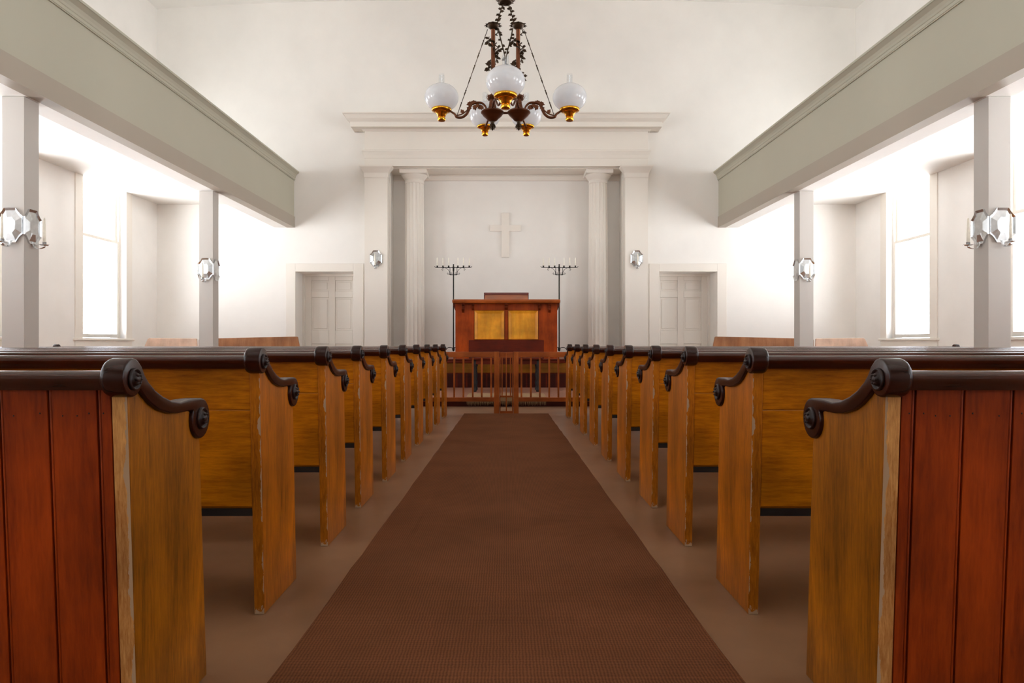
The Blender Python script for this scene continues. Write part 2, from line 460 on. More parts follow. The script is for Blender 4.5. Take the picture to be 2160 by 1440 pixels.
for s_, w_ in ((-1, 'left'), (1, 'right')):  # unseen rear windows, added to brighten the altar wall and pew backs
    r = thing('window_%d' % nw, '', 'window', (s_*(RX0+RX1)/2, YR-.15, RZ0)); nw += 1
    hw_, hh = (RX1-RX0)/2, RZ1-RZ0
    f_ = MB(); f_.frame(-hw_, hw_, 0, hh, .07, -.05, .05); f_.box(-.03, .03, -.03, .03, .07, hh-.07); f_.box(-hw_+.07, hw_-.07, -.03, .03, hh/2-.03, hh/2+.03)
    fo = f_.build('window_frame', M['trimw'], r)
    box(-hw_+.06, hw_-.06, -.003, .003, .06, hh-.06).build('pane', M['pane'], fo)
    struct(r, 'unseen white window added in the rear wall to brighten the altar end, %s one' % w_, 'window')

# ------------------------------------------------------------------ doors
def door():
    r = thing('door_1', '', 'door', ((DX0+DX1)/2, D, 0)); cx = (DX0+DX1)/2
    x0, x1 = DX0-cx, DX1-cx
    c = MB()
    ox0, ox1, oz = WX(604, D)-cx, WX(767, D)-cx, WZ(556, D)
    c.box(ox0, x0, -.035, 0, 0, oz); c.box(x1, ox1, -.035, 0, 0, oz); c.box(x0, x1, -.035, 0, DZ, oz)
    c.build('door_casing', M['trimw'], r, bevel=.006)
    yd = .55
    s = MB(); s.box(x0, x0+.05, yd-.06, yd, 0, DZ); s.box(x1-.05, x1, yd-.06, yd, 0, DZ); s.box(x0+.05, x1-.05, yd-.06, yd, DZ-.05, DZ)
    s.build('door_stop', M['trimw'], r, bevel=.004)
    L = MB()
    zs = [0.02, .24, .98, 1.28, 2.02, 2.16, 2.40, DZ-.01]
    pxs = [x0+.01, -4.37-cx, -3.98-cx, -3.84-cx, -3.45-cx, x1-.01]
    y0, y1 = yd, yd+.045
    for a, b in ((0,1),(2,3),(4,5)): L.box(pxs[a], pxs[b], y0, y1, zs[0], zs[-1])
    for i in (1, 3):
        for a, b in ((0,1),(2,3),(4,5),(6,7)): L.box(pxs[i], pxs[i+1], y0, y1, zs[a], zs[b])
    o = L.build('door_leaf', M['trimw'], r, bevel=.006)
    for i in (1, 3):
        for a in (1, 3, 5):
            p = MB(); X0, X1, Z0, Z1 = pxs[i], pxs[i+1], zs[a], zs[a+1]
            p.box(X0, X1, y0+.022, y0+.035, Z0, Z1); p.box(X0+.04, X1-.04, y0+.012, y0+.03, Z0+.04, Z1-.04)
            p.build('door_panel', M['trimw'], o, bevel=.008)
    return r
d1 = struct(door(), 'cream six-panel door in a deep frame left of the alcove', 'door')
d2 = struct(mirror(d1), 'cream six-panel door in a deep frame right of the alcove', 'door'); d2.name = 'door_2'
# closing wall behind the doors
mb = MB()
for s in (-1, 1): mb.box(min(s*4.7, s*3.1), max(s*4.7, s*3.1), D+.62, D+.74, 0, 2.8)
struct(mb.build('trim_1', M['wall']), 'plaster lining behind the two doors', 'wall')

# ------------------------------------------------------------------ entablature, pilasters, columns, cross
YP = 15.25; HW = 3.04
def pr(px, py):
    o = (CX-px)/F; p = (o*YP-HW)/(1+o); return (p, WZ(py, YP-p))
e = thing('entablature', 'cream classical entablature with a wide cornice above the alcove', 'entablature', (0, YP, ZSOF))
Z0 = ZSOF
def lz(prof): return [(p, z-Z0) for p, z in prof]
zf1 = pr(769, 316)[1]; zf2 = WZ(277, YP)
arch = [(0, ZSOF), (0, pr(768,334)[1]), pr(768, 333), pr(766.5, 327), pr(764, 321), pr(762.5, 318), pr(762.5, 315.5), (0, zf1+.012)]
MB().sweepU(lz(arch), HW, 0, .15).build('architrave', M['trimw'], e)
frz = [(0, zf1+.012), (0, zf2+.02)]
MB().sweepU(lz(frz), HW, 0, .15).build('frieze', M['trimw'], e)
pb = pr(747, 274)
corn = [(0, zf2), (.03, zf2), (.06, zf2+.03), (pb[0], zf2+.035), (pr(739.5,267)[0], pr(739.5,267)[1]), pr(738, 257.5), pr(737, 256), pr(733, 252), pr(730, 248.5), pr(727, 243), pr(724.5, 239.5), pr(722, 238.5), pr(721, 236)]
corn.append((0, corn[-1][1]+.004))
MB().sweepU(lz(corn), HW, 0, .15).build('cornice', M['trimw'], e)
box(-XA+.002, XA-.002, .15, DA-YP-.002, -.014, -.002).build('soffit', M['trimw'], e)
tb = WZ(352, YP)-Z0
bb = MB(); bb.box(-XA, XA, DA-YP-.05, DA-YP, -.14, -.015); bb.box(-XA, XA, DA-YP-.07, DA-YP-.03, -.04, -.015)
bb.build('back_band', M['trimw'], e, bevel=.006)

def pilaster():
    xa, xb = WX(769, YP), WX(817.3, YP); xc = (xa+xb)/2; hw = (xb-xa)/2
    r = thing('pilaster', 'flat cream pilaster carrying the entablature left of the alcove', 'pilaster', (xc, YP, 0))
    zc = WZ(373.5, YP); s = MB()
    s.box(-hw, hw, 0, .15, 0, zc); s.box(hw-.001, hw+.0, .15, .3, 0, zc)
    s.build('shaft', M['trimw'], r)
    s = MB(); s.box(-hw-.03, hw+.03, -.03, .15, 0, .25); s.build('base', M['trimw'], r, bevel=.008)
    p = [(0, zc-.02), (.012, zc), (.016, WZ(365, YP)), (.02, WZ(364, YP)), (.045, WZ(360, YP)), (.075, WZ(356, YP)), (.10, WZ(353, YP)), (.105, ZSOF-.001)]
    c = MB().sweepU(p, hw, 0, .16)
    c.build('capital', M['trimw'], r)
    # narrow bead on the inner return of the alcove
    b = MB(); b.box(hw, hw+.02, .28, .36, 0, ZSOF-.16); b.build('jamb_bead', M['trimw'], r, bevel=.006)
    return r
p1 = pilaster(); mirror(p1, 'flat cream pilaster carrying the entablature right of the alcove')

def column():
    yc = 15.74
    r = thing('fluted_column', 'fluted cream Doric column in the left corner of the alcove', 'column', (WX(874.5, yc), yc, .69))
    zt = ZSOF-.69-.013
    NF = 16
    def fl_(a):
        t = (a*NF/(2*PI)) % 1.0
        return 1 - .10*math.sin(PI*t)**.8
    prof = []
    for i in range(13):
        t = i/12; prof.append((.221 - .018*t**1.5, t*(zt-.25)))
    s = MB().lathe(prof, n=NF*8, fac=fl_, smooth=False)
    s.build('shaft', M['trimw'], r)
    s = MB(); s.lathe([(.205, zt-.27), (.212, zt-.25), (.206, zt-.24), (.206, zt-.2), (.214, zt-.195), (.214, zt-.185), (.222, zt-.18), (.25, zt-.14), (.275, zt-.11), (.285, zt-.09), (.28, zt-.08)], n=40)
    s.build('echinus', M['trimw'], r, sharp=40)
    box(-.295, .295, -.295, .295, zt-.085, zt-.002).build('abacus', M['trimw'], r, bevel=.006)
    return r
c1 = column(); mirror(c1, 'fluted cream Doric column in the right corner of the alcove')

x = MB(); yc = DA; kk = yc/F
o = MB().prism([(-.088,-.5),(.088,-.5),(.088,.085),(.35,.085),(.35,.225),(.088,.225),(.088,.5),(-.088,.5),(-.088,.225),(-.35,.225),(-.35,.085),(-.088,.085)], -.04, 0, 'y').build('cross', M['trimw'], bevel=.006)
o.location = (WX(1066, yc), DA, WZ(496, yc))
tag(o, 'plain cream cross hung on the alcove wall above the pulpit', 'cross')

# ------------------------------------------------------------------ galleries and posts
def gallery():
    r = thing('gallery', 'grey panelled gallery front running along the left side of the nave', 'gallery', (0, 0, 0))
    y0, y1 = YR, D-.002
    zb = 3.495
    def lp(pts, nm, mat, **kw):
        MB().prism([(-a, z) for a, z in pts], y0, y1, 'y').build(nm, mat, r, shear=K, **kw)
    lp([(4.784,zb),(4.784,3.73),(4.80,3.735),(4.80,3.74),(4.95,3.74),(4.95,zb)], 'fascia', M['fascia'])
    lp([(4.80,3.735),(4.80,4.52),(4.95,4.52),(4.95,3.735)], 'parapet_panel', M['gallery'])
    lp([(4.80,4.515),(4.782,4.515),(4.782,4.525),(4.775,4.53),(4.775,4.565),(4.768,4.572),(4.762,4.60),(4.745,4.635),(4.715,4.66),(4.70,4.672),(4.690,4.675),(4.690,4.705),(4.98,4.705),(4.98,4.515)], 'parapet_cornice', M['gallery'])
    lp([(4.95,zb),(4.95,4.3),(5.22,4.3),(5.22,zb)], 'beam', M['ceil'])
    lp([(5.22,4.0),(5.22,4.3),(WXL-.002,4.3),(WXL-.002,4.0)], 'gallery_deck', M['ceil'])
    return r
g1 = gallery(); mirror(g1, 'grey panelled gallery front running along the right side of the nave')

PA, PS = 4.97, .228
posts = []
def post(y, label):
    xa = -PA + K*y
    r = thing('square_post', label, 'post', (xa-PS/2, y+PS/2, 0))
    box(-PS/2, PS/2, -PS/2, PS/2, 0, 3.493).build('shaft', M['post'], r, bevel=.004)
    box(-PS/2-.02, PS/2+.02, -PS/2-.02, PS/2+.02, 0, .2).build('base', M['post'], r, bevel=.006)
    return r
YN, YFp = 7.19, 11.67
for y, w in ((YN, 'nearer'), (YFp, 'farther')):
    p = post(y, '%s square white post holding up the left gallery' % w)
    mirror(p, '%s square white post holding up the right gallery' % w)

# ------------------------------------------------------------------ sconces with candles
def plate_outline(s=1.0, k=3):
    q = [(.058,.175)]
    for i in range(1, k+1):                # shallow concave shoulder
        t = i/k; q.append((.058+.072*t, .175-.085*t - .012*math.sin(PI*t)))
    up = q
    rt = up + [(a, -b) for a, b in up[::-1]]
    lf = [(-a, b) for a, b in rt[::-1]]
    return [(a*s, b*s) for a, b in rt + lf]
def sconce_parts(r, full=True):
    """plate faces -y, root at the plate centre on the support"""
    m = MB(); O = plate_outline(); I = plate_outline(.86); C = plate_outline(.45); n = len(O)
    vs = [(a, 0, b) for a, b in O] + [(a, -.02, b) for a, b in O] + [(a, -.008, b) for a, b in I] + [(a, -.024, b) for a, b in C]
    fs = [[i for i in range(n)]]
    for i in range(n):
        j = (i+1) % n
        for t in range(3): fs.append([t*n+j, t*n+i, (t+1)*n+i, (t+1)*n+j])
    fs.append([3*n+i for i in range(n)][::-1])
    m.add(vs, fs)
    m.build('backplate', M['pewter'], r)
    if not full: return
    a = MB()
    path = smoothpath([(0,-.015,-.15), (0,-.02,-.19), (0,-.05,-.218), (0,-.09,-.22), (0,-.125,-.205), (0,-.13,-.19)], 4)
    vs = []
    for p in path:
        vs += [(p.x-.016, p.y, p.z), (p.x+.016, p.y, p.z)]
    N_ = len(path)
    vs2 = [(x, y-.002, z-.003) for x, y, z in vs]
    fs = []
    for i in range(N_-1):
        fs.append([2*i, 2*i+1, 2*i+3, 2*i+2]); q = 2*N_
        fs.append([q+2*i+2, q+2*i+3, q+2*i+1, q+2*i])
        fs.append([2*i, 2*i+2, q+2*i+2, q+2*i]); fs.append([2*i+1, q+2*i+1, q+2*i+3, 2*i+3])
    a.add(vs+vs2, fs, 0, True); a.build('arm', M['pewter'], r)
    MB().lathe([(.002,-.192), (.03,-.19), (.046,-.184), (.047,-.182), (.03,-.187), (.002,-.188)], 0, -.13, 0, 24).build('drip_pan', M['pewter'], r)
    MB().lathe([(.018,-.19), (.018,-.158), (.020,-.156), (.020,-.153), (.016,-.153), (.016,-.18)], 0, -.13, 0, 16).build('candle_socket', M['pewter'], r)
def candle_mb(h, r0, r1):
    return MB().lathe([(r0, 0), (r0*1.02, h*.3), ((r0+r1)/2, h*.7), (r1, h*.97), (r1*.7, h*.99), (.0015, h), (.001, h+.012)], n=14)
sproto = [None, None]
def sconce(loc, rz, label, clabel, candle=True):
    if sproto[0] is None:
        r = thing('candle_sconce', '', 'sconce'); sconce_parts(r); sproto[0] = r
        c = candle_mb(.27, .0155, .0085).build('candle', M['candle']); sproto[1] = c
        out = (r, c)
    else:
        out = (copy_tree(sproto[0]), sproto[1].copy()); col.objects.link(out[1])
    r, c = out
    r.location = loc; r.rotation_euler.z = rz
    tag(r, label, 'sconce', 'pewter candle sconces')
    off = Matrix.Rotation(rz, 3, 'Z') @ Vector((0, -.13, -.178))
    c.location = Vector(loc) + off
    tag(c, clabel, 'candle', 'candles in the wall sconces')
    lm = mirror(r, label.replace('left', 'right')); cm = mirror(c, clabel.replace('left', 'right'))
    return out
def postx(y): return -PA + K*y - PS/2
zsn = WZ(475, YN); zsf = WZ(567, YFp)
sconce((postx(YN)-.02, YN, zsn), 0, 'pewter mirror sconce facing the viewer on the nearer left post', 'cream taper in the viewer-facing sconce of the nearer left post')
sconce((-PA+K*YN, YN+PS/2, zsn), PI/2, 'pewter mirror sconce facing the aisle on the nearer left post', 'cream taper in the aisle-facing sconce of the nearer left post')
sconce((postx(YFp), YFp, zsf), 0, 'pewter mirror sconce facing the viewer on the farther left post', 'cream taper in the viewer-facing sconce of the farther left post')
for loc, rz, lb in (((-PA+K*YFp, YFp+PS/2, zsf-.01), PI/2, 'pewter mirror plate seen edge-on, aisle side of the farther left post'),
                    ((-PA+K*YFp-PS, YFp+PS/2, zsf), -PI/2, 'pewter mirror plate seen edge-on, window side of the farther left post')):
    r = thing('reflector_plate', lb, 'reflector', loc, 'pewter mirror plates', rz); sconce_parts(r, False)
    mirror(r, lb.replace('left', 'right'))
sconce((WX(793, YP), YP, WZ(545.5, YP)), 0, 'pewter mirror sconce on the flat pilaster left of the alcove', 'cream taper in the sconce on the left pilaster')

# ------------------------------------------------------------------ pews
YPW = [1.745, 2.62, 3.497, 4.31, 5.13, 6.0, 6.91, 7.74, 8.57, 9.45]
XPW = [-.9033] + [WX(px, y) for px, y in zip((558, 692, 762, 817, 855, 883, 905, 922, 937.5), YPW[1:])]
def lean(z): return -.05*z/.86
HY, HZ, HR = -.045, .917, .047       # back scroll
SY, SZ, SR = .336, .780, .059        # front scroll
upper = [(-.003,.943), (.011,.922), (.03,.9035), (.065,.880), (.106,.861), (.153,.846), (.205,.838), (.255,.841), (.30,.8405)]
lower = [(.285,.807), (.249,.808), (.193,.808), (.14,.813), (.084,.827), (.045,.845), (.011,.867), (-.012,.886)]
def arm_outline():
    a = arc(HY, HZ, HR, -40, -315, 22)[0:]          # round the back of the scroll, clockwise from lower front to upper front
    b = upper
    c = arc(SY, SZ, SR, 90, -205, 22)
    return a + b + c + lower
def rounded_slab(out, layers):
    """stack of the same outline (y,z) at x, drawn in by d"""
    n = len(out); m = MB(); vs = []
    nr = []
    for i in range(n):
        a, b = out[i-1], out[(i+1)%n]; t = Vector((b[0]-a[0], b[1]-a[1])).normalized(); nr.append((t.y, -t.x))
    area = sum(out[i][0]*out[(i+1)%n][1]-out[(i+1)%n][0]*out[i][1] for i in range(n)); sg = 1 if area > 0 else -1
    for x, d in layers:
        vs += [(x, p[0]-sg*q[0]*d, p[1]-sg*q[1]*d) for p, q in zip(out, nr)]
    L_ = len(layers); up = (layers[-1][0] > layers[0][0]) == (sg > 0)
    fs = []
    for l in range(L_-1):
        for i in range(n):
            q = [l*n+i, l*n+(i+1)%n, (l+1)*n+(i+1)%n, (l+1)*n+i]; fs.append(q if up else q[::-1])
    m.add(vs, fs, 0, True)
    c0 = list(range(n)); c1 = [(L_-1)*n+i for i in range(n)]
    m.add([], [], 0)
    m.f += [c0[::-1] if up else c0, c1 if up else c1[::-1]]; m.m += [0, 0]; m.sm += [False, False]
    return m
def roundel(cy, cz, r):
    m = MB(); n = 20
    prof = [(r*1.12, 0), (r*1.12, .004), (r*1.0, .009), (r*.9, .004), (r*.72, .003), (r*.62, .010), (r*.42, .014), (r*.2, .016), (0.0005, .0165)]
    tmp = MB().lathe(prof, n=n)
    # petals
    for k in range(6):
        a = 2*PI*k/6; tmp.ball((r*.45*math.cos(a), r*.45*math.sin(a), .012), r*.16, r*.16, .006, 8, 4)
    vs = [(z, cy+x_, cz+y_) for x_, y_, z in tmp.v]
    m.add(vs, [list(f) for f in tmp.f]); m.sm = [True]*len(m.f); return m
def end_panel(mats, nm, parent, x0, x1):
    out = [(0, 0), (.40, 0), (.352, .70), (.335, .76), (.30, .80)] + [(y, z+.006) for y, z in lower[1:]] + [(-.03, .90), (lean(.90), .90)]
    n = len(out)
    # back edge has its own worn strip, split so its outline is slightly ragged
    m = MB().prism(out, x0, x1, 'x', 0, mif=lambda i: 1 if i == n-1 else 0)
    return m.build(nm, mats, parent, bevel=.003)
def pew_frame(r, L, endmats, boarded=False, sd=.375):
    AX0, AX1 = -.0485, .0115
    for s, nm in ((0, 'aisle'), (1, 'wall')):
        off = 0 if s == 0 else -L
        mir = 1 if s == 0 else -1
        end_panel(endmats, 'end_panel', r, off, off-.038*mir)
        ly = [(AX0, .0135), (AX0+.0012, .009), (AX0+.004, .005), (AX0+.009, .0018), (AX0+.016, 0), (AX1-.005, 0), (AX1-.0018, .0012), (AX1-.0004, .003), (AX1, .005)]
        m = rounded_slab(arm_outline(), [(off+x*mir, d) for x, d in ly])
        a = m.build('arm_rail', M['dark'], r, sharp=60)
        if s == 0:
            for (cy, cz, rr) in ((HY+.002, HZ-.004, .024), (SY, SZ, .029)):
                q = roundel(cy, cz, rr); q.v = [(v[0]+AX1-.001, v[1], v[2]) for v in q.v]
                q.build('roundel', M['carved'], a)
    tr = MB()
    cy, cz = -.052, .9135
    prof = arc(cy, cz+.002, .0185, 0, 180, 10)
    prof = [(cy+(y-cy)*1.5, z) for y, z in prof] + [(cy-.022, .902), (cy-.015, .897), (cy-.012, .888), (cy+.026, .888), (cy+.026, .90)]
    tr.prism(prof, -L+.035, -.035, 'x', 0, True)
    tr.build('top_rail', M['darkrail'], r, sharp=45)
    st = MB(); st.box(-L+.038, -.038, .03 if boarded else -.015, sd, .385, .41); st.build('seat', M['oak'], r, bevel=.006)
    if not boarded: box(-L+.038, -.038, -.022, .012, .36, .385).build('seat_shade_strip', M['black'], r)  # black strip paints the shade on the seat's rear edge
def oak_back(r, L):
    m = MB()
    for z0, z1 in ((.392, .739), (.742, .895)):
        t = .022
        m.prism([(lean(z0)+.004, z0), (lean(z0)+.004+t, z0), (lean(z1)+.004+t, z1), (lean(z1)+.004, z1)], -L+.038, -.038, 'x')
    m.build('backrest', M['oak'], r, bevel=.0025)
def board_back(r, L):
    m = MB(); x = -.038; t = .022
    def slab(xa, xb, z0, z1, d=0):
        m.prism([(lean(z0)+d, z0), (lean(z0)+t, z0), (lean(z1)+t, z1), (lean(z1)+d, z1)], xa, xb, 'x')
    edges = [-.038, -.0725]; 
    while edges[-1] > -L+.16: edges.append(edges[-1]-.117)
    edges.append(-L+.038)
    for a, b in zip(edges[:-1], edges[1:]):
        slab(b+.0095, a-.002, 0.0, .893)
        m.tube([(b+.0055, lean(.0)+.0028, .0), (b+.0055, lean(.893)+.0028, .893)], .0032, 8)
    slab(-L+.038, -.038, 0, .893, .012)
    m.build('backrest', M['red'], r, bevel=.0015)
    for b in edges[:6]:
        for dx, z in ((-.012, .832), (-.075, .826)):
            MB().ball((b+dx-.008, lean(z)-.0002, z), .0018, .001, .0022, 6, 4).build('nail', M['black'], r)
LP = 5.6
ords = ['', 'second', 'third', 'fourth', 'fifth', 'sixth', 'seventh', 'eighth', 'ninth']
pews = []
r = thing('church_pew', 'rearmost pew left of the aisle, red vertical boards on its back, raw wood edge', 'pew', (XPW[0], YPW[0], 0), 'pews left of the aisle')
pew_frame(r, LP, [M['oak_end_dim'], M['raw']], True); board_back(r, LP); pews.append(r)
def oak_pew(i, L, sd=.375):
    r = thing('church_pew', '', 'pew'); pew_frame(r, L, [M['oak_end_lit'], M['edge']], False, sd); oak_back(r, L); return r
po = None
for i in range(1, 10):
    L = LP
    if i == 6: r = oak_pew(i, LP, .24)           # shallow seat where the gallery post stands
    elif i == 9: r = oak_pew(i, 5.14)
    elif po is None: r = po = oak_pew(i, LP)
    else: r = copy_tree(po)
    r.location = (XPW[i], YPW[i], 0); r.scale.z = .985/.964
    nm = 'frontmost brown oak pew left of the aisle, against the altar rail' if i == 9 else '%s brown oak pew from the back, left of the aisle' % ords[i]
    tag(r, nm, 'pew', 'pews left of the aisle'); pews.append(r)
for r in pews:
    mirror(r, r['label'].replace('left', 'right'), 'pews right of the aisle')

# ------------------------------------------------------------------ runner, platforms, rug
m = MB(); xs = []
NY = 60
vt = []
for i in range(NY+1):
    y = -2.5 + 12.5*i/NY
    hw = .7225 - K*y + random.uniform(-.004, .004)
    vt.append((hw, y))
outl = [(-a, y) for a, y in vt] + [(a, y) for a, y in vt[::-1]]
o = MB().prism(outl, .001, .010, 'z').build('carpet_runner', M['carpet'])
tag(o, 'long brown woven runner lying down the middle of the aisle', 'carpet')

ZL = .142; YL = 11.19; YQ = 13.7; ZQ = .69
r = thing('altar_step', 'low carpeted platform with a dark red riser behind the altar rail', 'platform', (0, YL, 0))
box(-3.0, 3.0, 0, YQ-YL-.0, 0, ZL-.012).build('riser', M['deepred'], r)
box(-3.0, 3.0, -.02, YQ-YL-.0, ZL-.012, ZL).build('platform_top', M['plat'], r, bevel=.004)
r = thing('pulpit_platform', 'raised pulpit platform with an olive oak band over dark red panelling', 'platform', (0, YQ, 0))
box(-2.5, 2.5, .0, DA-YQ-.01, 0, ZQ-.012).build('platform_body', M['darkred'], r)
box(-2.5, 2.5, -.012, 0, WZ(786, YQ), WZ(765, YQ)).build('oak_band', M['oakband'], r, bevel=.003)
mm = MB(); mm.box(-2.5, 2.5, -.05, 0, WZ(765, YQ), WZ(757, YQ)-.02); mm.box(-2.5, 2.5, -.07, .15, WZ(757, YQ)-.02, ZQ)
mm.build('top_moulding', M['darkred'], r, bevel=.008)
box(-2.5, 2.5, .15, DA-YQ-.01, ZQ-.012, ZQ).build('platform_top', M['plat'], r)
kb = MB()
for i in range(26):
    x0 = -2.5+5*i/26; kb.box(x0+.02, x0+5/26-.01, -.006, 0, ZL, WZ(786, YQ)-.02)
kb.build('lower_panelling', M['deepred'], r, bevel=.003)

r = thing('fringed_rug', 'greyish fringed rug hanging over the altar step', 'rug', (0, YL, ZL))
rg = MB(); hwx = .63
rg.box(-hwx, hwx, -.026, .8, .0005, .010); rg.box(-hwx, hwx, -.032, -.0205, -.055, .010)
rg.build('rug_body', M['fringe'], r)
fg = MB()
for i in range(110):
    x = -hwx + .01 + (2*hwx-.02)*i/109
    l = random.uniform(.05, .082); dx = random.uniform(-.012, .012)
    fg.tube([(x, -.027, -.05), (x+dx*.4, -.03, -.05-l*.5), (x+dx, -.03, -.05-l)], [.004, .0035, .002], 4)
tag(fg.build('fringe', M['fringe'], r), kind='stuff')

# ------------------------------------------------------------------ altar rail and gate
YRL = 10.02
zt, zt2 = WZ(742, YRL), WZ(753, YRL)
zb1, zb0 = WZ(838, YRL), WZ(847, YRL)
def rail():
    xg0, xg1 = WX(1042, YRL), WX(1053, YRL)
    r = thing('altar_rail', 'low brown altar rail with slim square balusters, left half', 'railing', (xg1, YRL, 0))
    xw = -2.3
    ox = xg1
    box(xw-ox, xg0-ox, 0, .07, zt2, zt).build('top_rail', M['cherryx'], r, bevel=.004)
    box(xw-ox, xg0-ox, .012, .058, zb0, zb1).build('bottom_rail', M['cherryx'], r, bevel=.004)
    box(xg0-ox, xg1-ox, -.005, .075, 0, zt+.002).build('gate_post', M['cherryz'], r, bevel=.004)
    box(xw-ox-.07, xw-ox, 0, .07, 0, zt).build('end_post', M['cherryz'], r, bevel=.004)
    pxs = [1036, 1016, 997, 977.3, 957.8]
    while WX(pxs[-1], YRL) > xw+.15: pxs.append(pxs[-1]-19.6)
    for p in pxs:
        x = WX(p, YRL)-ox
        box(x-.0125, x+.0125, .022, .048, zb1, zt2).build('baluster', M['cherryz'], r, bevel=.002)
    return r
ra = rail(); mirror(ra, 'low brown altar rail with slim square balusters, right half')
YG = YRL+.05
r = thing('rail_gate', 'narrow gate with a thin middle stile between the altar rail posts', 'gate', (0, YG, 0))
gw = -WX(1053.6, YRL)
box(-gw, gw, 0, .03, WZ(754, YG), zt-.004).build('top_rail', M['cherryx'], r, bevel=.003)
box(-gw, gw, 0, .03, WZ(838, YG), WZ(834, YG)).build('bottom_rail', M['cherryx'], r, bevel=.002)
box(-.008, .008, -.012, .018, .035, zt-.01).build('meeting_stile', M['cherryz'], r, bevel=.002)
for s in (-1, 1):
    box(min(s*gw, s*(gw-.014)), max(s*gw, s*(gw-.014)), 0, .03, .035, WZ(754, YG)).build('gate_stile', M['cherryz'], r, bevel=.002)
    box(s*.06-.009, s*.06+.009, .006, .024, WZ(834, YG), WZ(754, YG)).build('baluster', M['cherryz'], r, bevel=.002)
box(-gw, gw, -.01, .035, 0.0, .035).build('threshold', M['cherryx'], r, bevel=.003)

# ------------------------------------------------------------------ communion table
YT = 12.45
r = thing('communion_table', 'brown communion table with dark turned legs behind the altar rail', 'table', (0, YT, ZL))
zt_ = .74
hw = .64
box(-hw, hw, -.02, .62, zt_-ZL-.035, zt_-ZL).build('table_top', M['darkred'], r, bevel=.008)
box(-hw+.05, hw-.05, .02, .05, zt_-ZL-.115, zt_-ZL-.035).build('apron', M['darkred'], r, bevel=.003)
box(-hw+.05, hw-.05, .54, .57, zt_-ZL-.115, zt_-ZL-.035).build('apron', M['darkred'], r, bevel=.003)
H = zt_-ZL-.035
for sx in (-1, 1):
    for y in (.045, .545):
        prof = [(.028,0),(.034,.02),(.03,.05),(.02,.07),(.028,.10),(.034,.14),(.026,.17),(.02,.20),(.028,.23),(.03,.3),(.022,.36),(.026,.40),(.02,.42),(.034,.44),(.034,H)]
        MB().lathe(prof, sx*.555, y, 0, 14).build('leg', M['black'], r)

# ------------------------------------------------------------------ pulpit
YB = 14.0
k = YB/F
def pz(py): return WZ(py, YB)-ZQ
r = thing('pulpit', 'wide reddish brown pulpit with two golden panels and a book rest', 'pulpit', (0, YB, ZQ))
bw = 107.5*k
m = MB()
m.box(-bw, bw, .03, .62, 0, pz(640))
m.box(-bw, -68*k, 0, .03, 0, pz(640)); m.box(68*k, bw, 0, .03, 0, pz(640))
m.box(-68*k, 68*k, 0, .03, pz(654), pz(640)); m.box(-3.5*k, 3.5*k, 0, .03, pz(716), pz(654))
m.build('pulpit_body', M['cherry'], r, bevel=.004)
box(-79*k, 79*k, -.025, .03, 0, pz(717)).build('lower_panel', M['darkred'], r, bevel=.008)
for s in (-1, 1):
    xa, xb = sorted((s*4.5*k, s*67*k)); za, zb = pz(715.5), pz(655)
    p = MB(); w = .055
    # bevelled picture-frame moulding
    o_ = [(xa,za),(xb,za),(xb,zb),(xa,zb)]; i_ = [(xa+w,za+w*.15),(xb-w,za+w*.15),(xb-w,zb-w),(xa+w,zb-w)]
    vs = [(a, -.014, b) for a, b in o_] + [(a, .012, b) for a, b in i_] + [(a, .03, b) for a, b in o_]
    fs = [[j, (j+1)%4, 4+(j+1)%4, 4+j] for j in range(4)] + [[8+j, 8+(j+1)%4, (j+1)%4, j] for j in range(4)]
    p.add(vs, fs)
    fo = p.build('panel_frame', M['gold'], r)
    q = MB(); q.box(xa+w-.002, xb-w+.002, .012, .03, za, zb-w+.002); q.box(xa+w+.012, xb-w-.012, .006, .02, za+.012, zb-w-.012)
    q.build('golden_panel', M['gold'], fo, bevel=.004)
cap = MB(); cw = 113*k
prof = [(-.13, pz(640)), (.66, pz(640)), (.68, pz(636.5)), (.66, pz(632))] + [(-.13+.0, pz(632)), (-.155, pz(633.5)), (-.162, pz(636)), (-.155, pz(638.8))]
cap.prism(prof, -cw, cw, 'x'); cap.build('cap', M['cherryx'], r, bevel=.02, seg=4, angle=60)
def bracket(x, w, d, h):
    b = MB(); t = pz(640)
    pts = [(0, t), (-d, t), (-d-.004, t-.02), (-d+.012, t-.035), (-d*.55, t-.045), (-d*.5, t-h*.55), (-d*.62, t-h*.7), (-d*.5, t-h*.85), (-.02, t-h), (0, t-h*1.05)]
    b.prism(pts, x-w/2, x+w/2, 'x'); return b.build('bracket', M['cherryd'], r, bevel=.005)
for s in (-1, 1):
    bracket(s*91*k, .05, .11, .17); bracket(s*70*k, .045, .09, .13)
    b = MB(); t = pz(640); e0 = s*bw; d = s*.045
    b.prism([(e0, t), (e0+d, t), (e0+d*.95, t-.04), (e0+d*.6, t-.07), (e0+d*.45, t-.10), (e0, t-.14)], .0, .06, 'y'); b.build('bracket', M['cherryd'], r, bevel=.004)
bracket(0, .06, .12, .12)
br = MB(); hw = 46*k
br.prism([(-.165, pz(636)), (-.15, pz(634.5)), (.36, pz(616.5)), (.40, pz(617)), (.40, pz(632))], -hw, hw, 'x')
bo = br.build('book_rest', M['cherryx'], r, bevel=.006)
cu = MB()
cu.prism([(.27, pz(618.7)), (.345, pz(615.5)), (.37, pz(614)), (.41, pz(614.5)), (.415, pz(618)), (.36, pz(617)), (.275, pz(619.7))], -hw-.015, hw+.015, 'x')
for s in (-1, 1): cu.box(min(s*hw, s*(hw+.02)), max(s*hw, s*(hw+.02)), .30, .41, pz(631.5), pz(614.5))
cu.build('leather_cover', M['maroon'], bo, bevel=.012, seg=3)

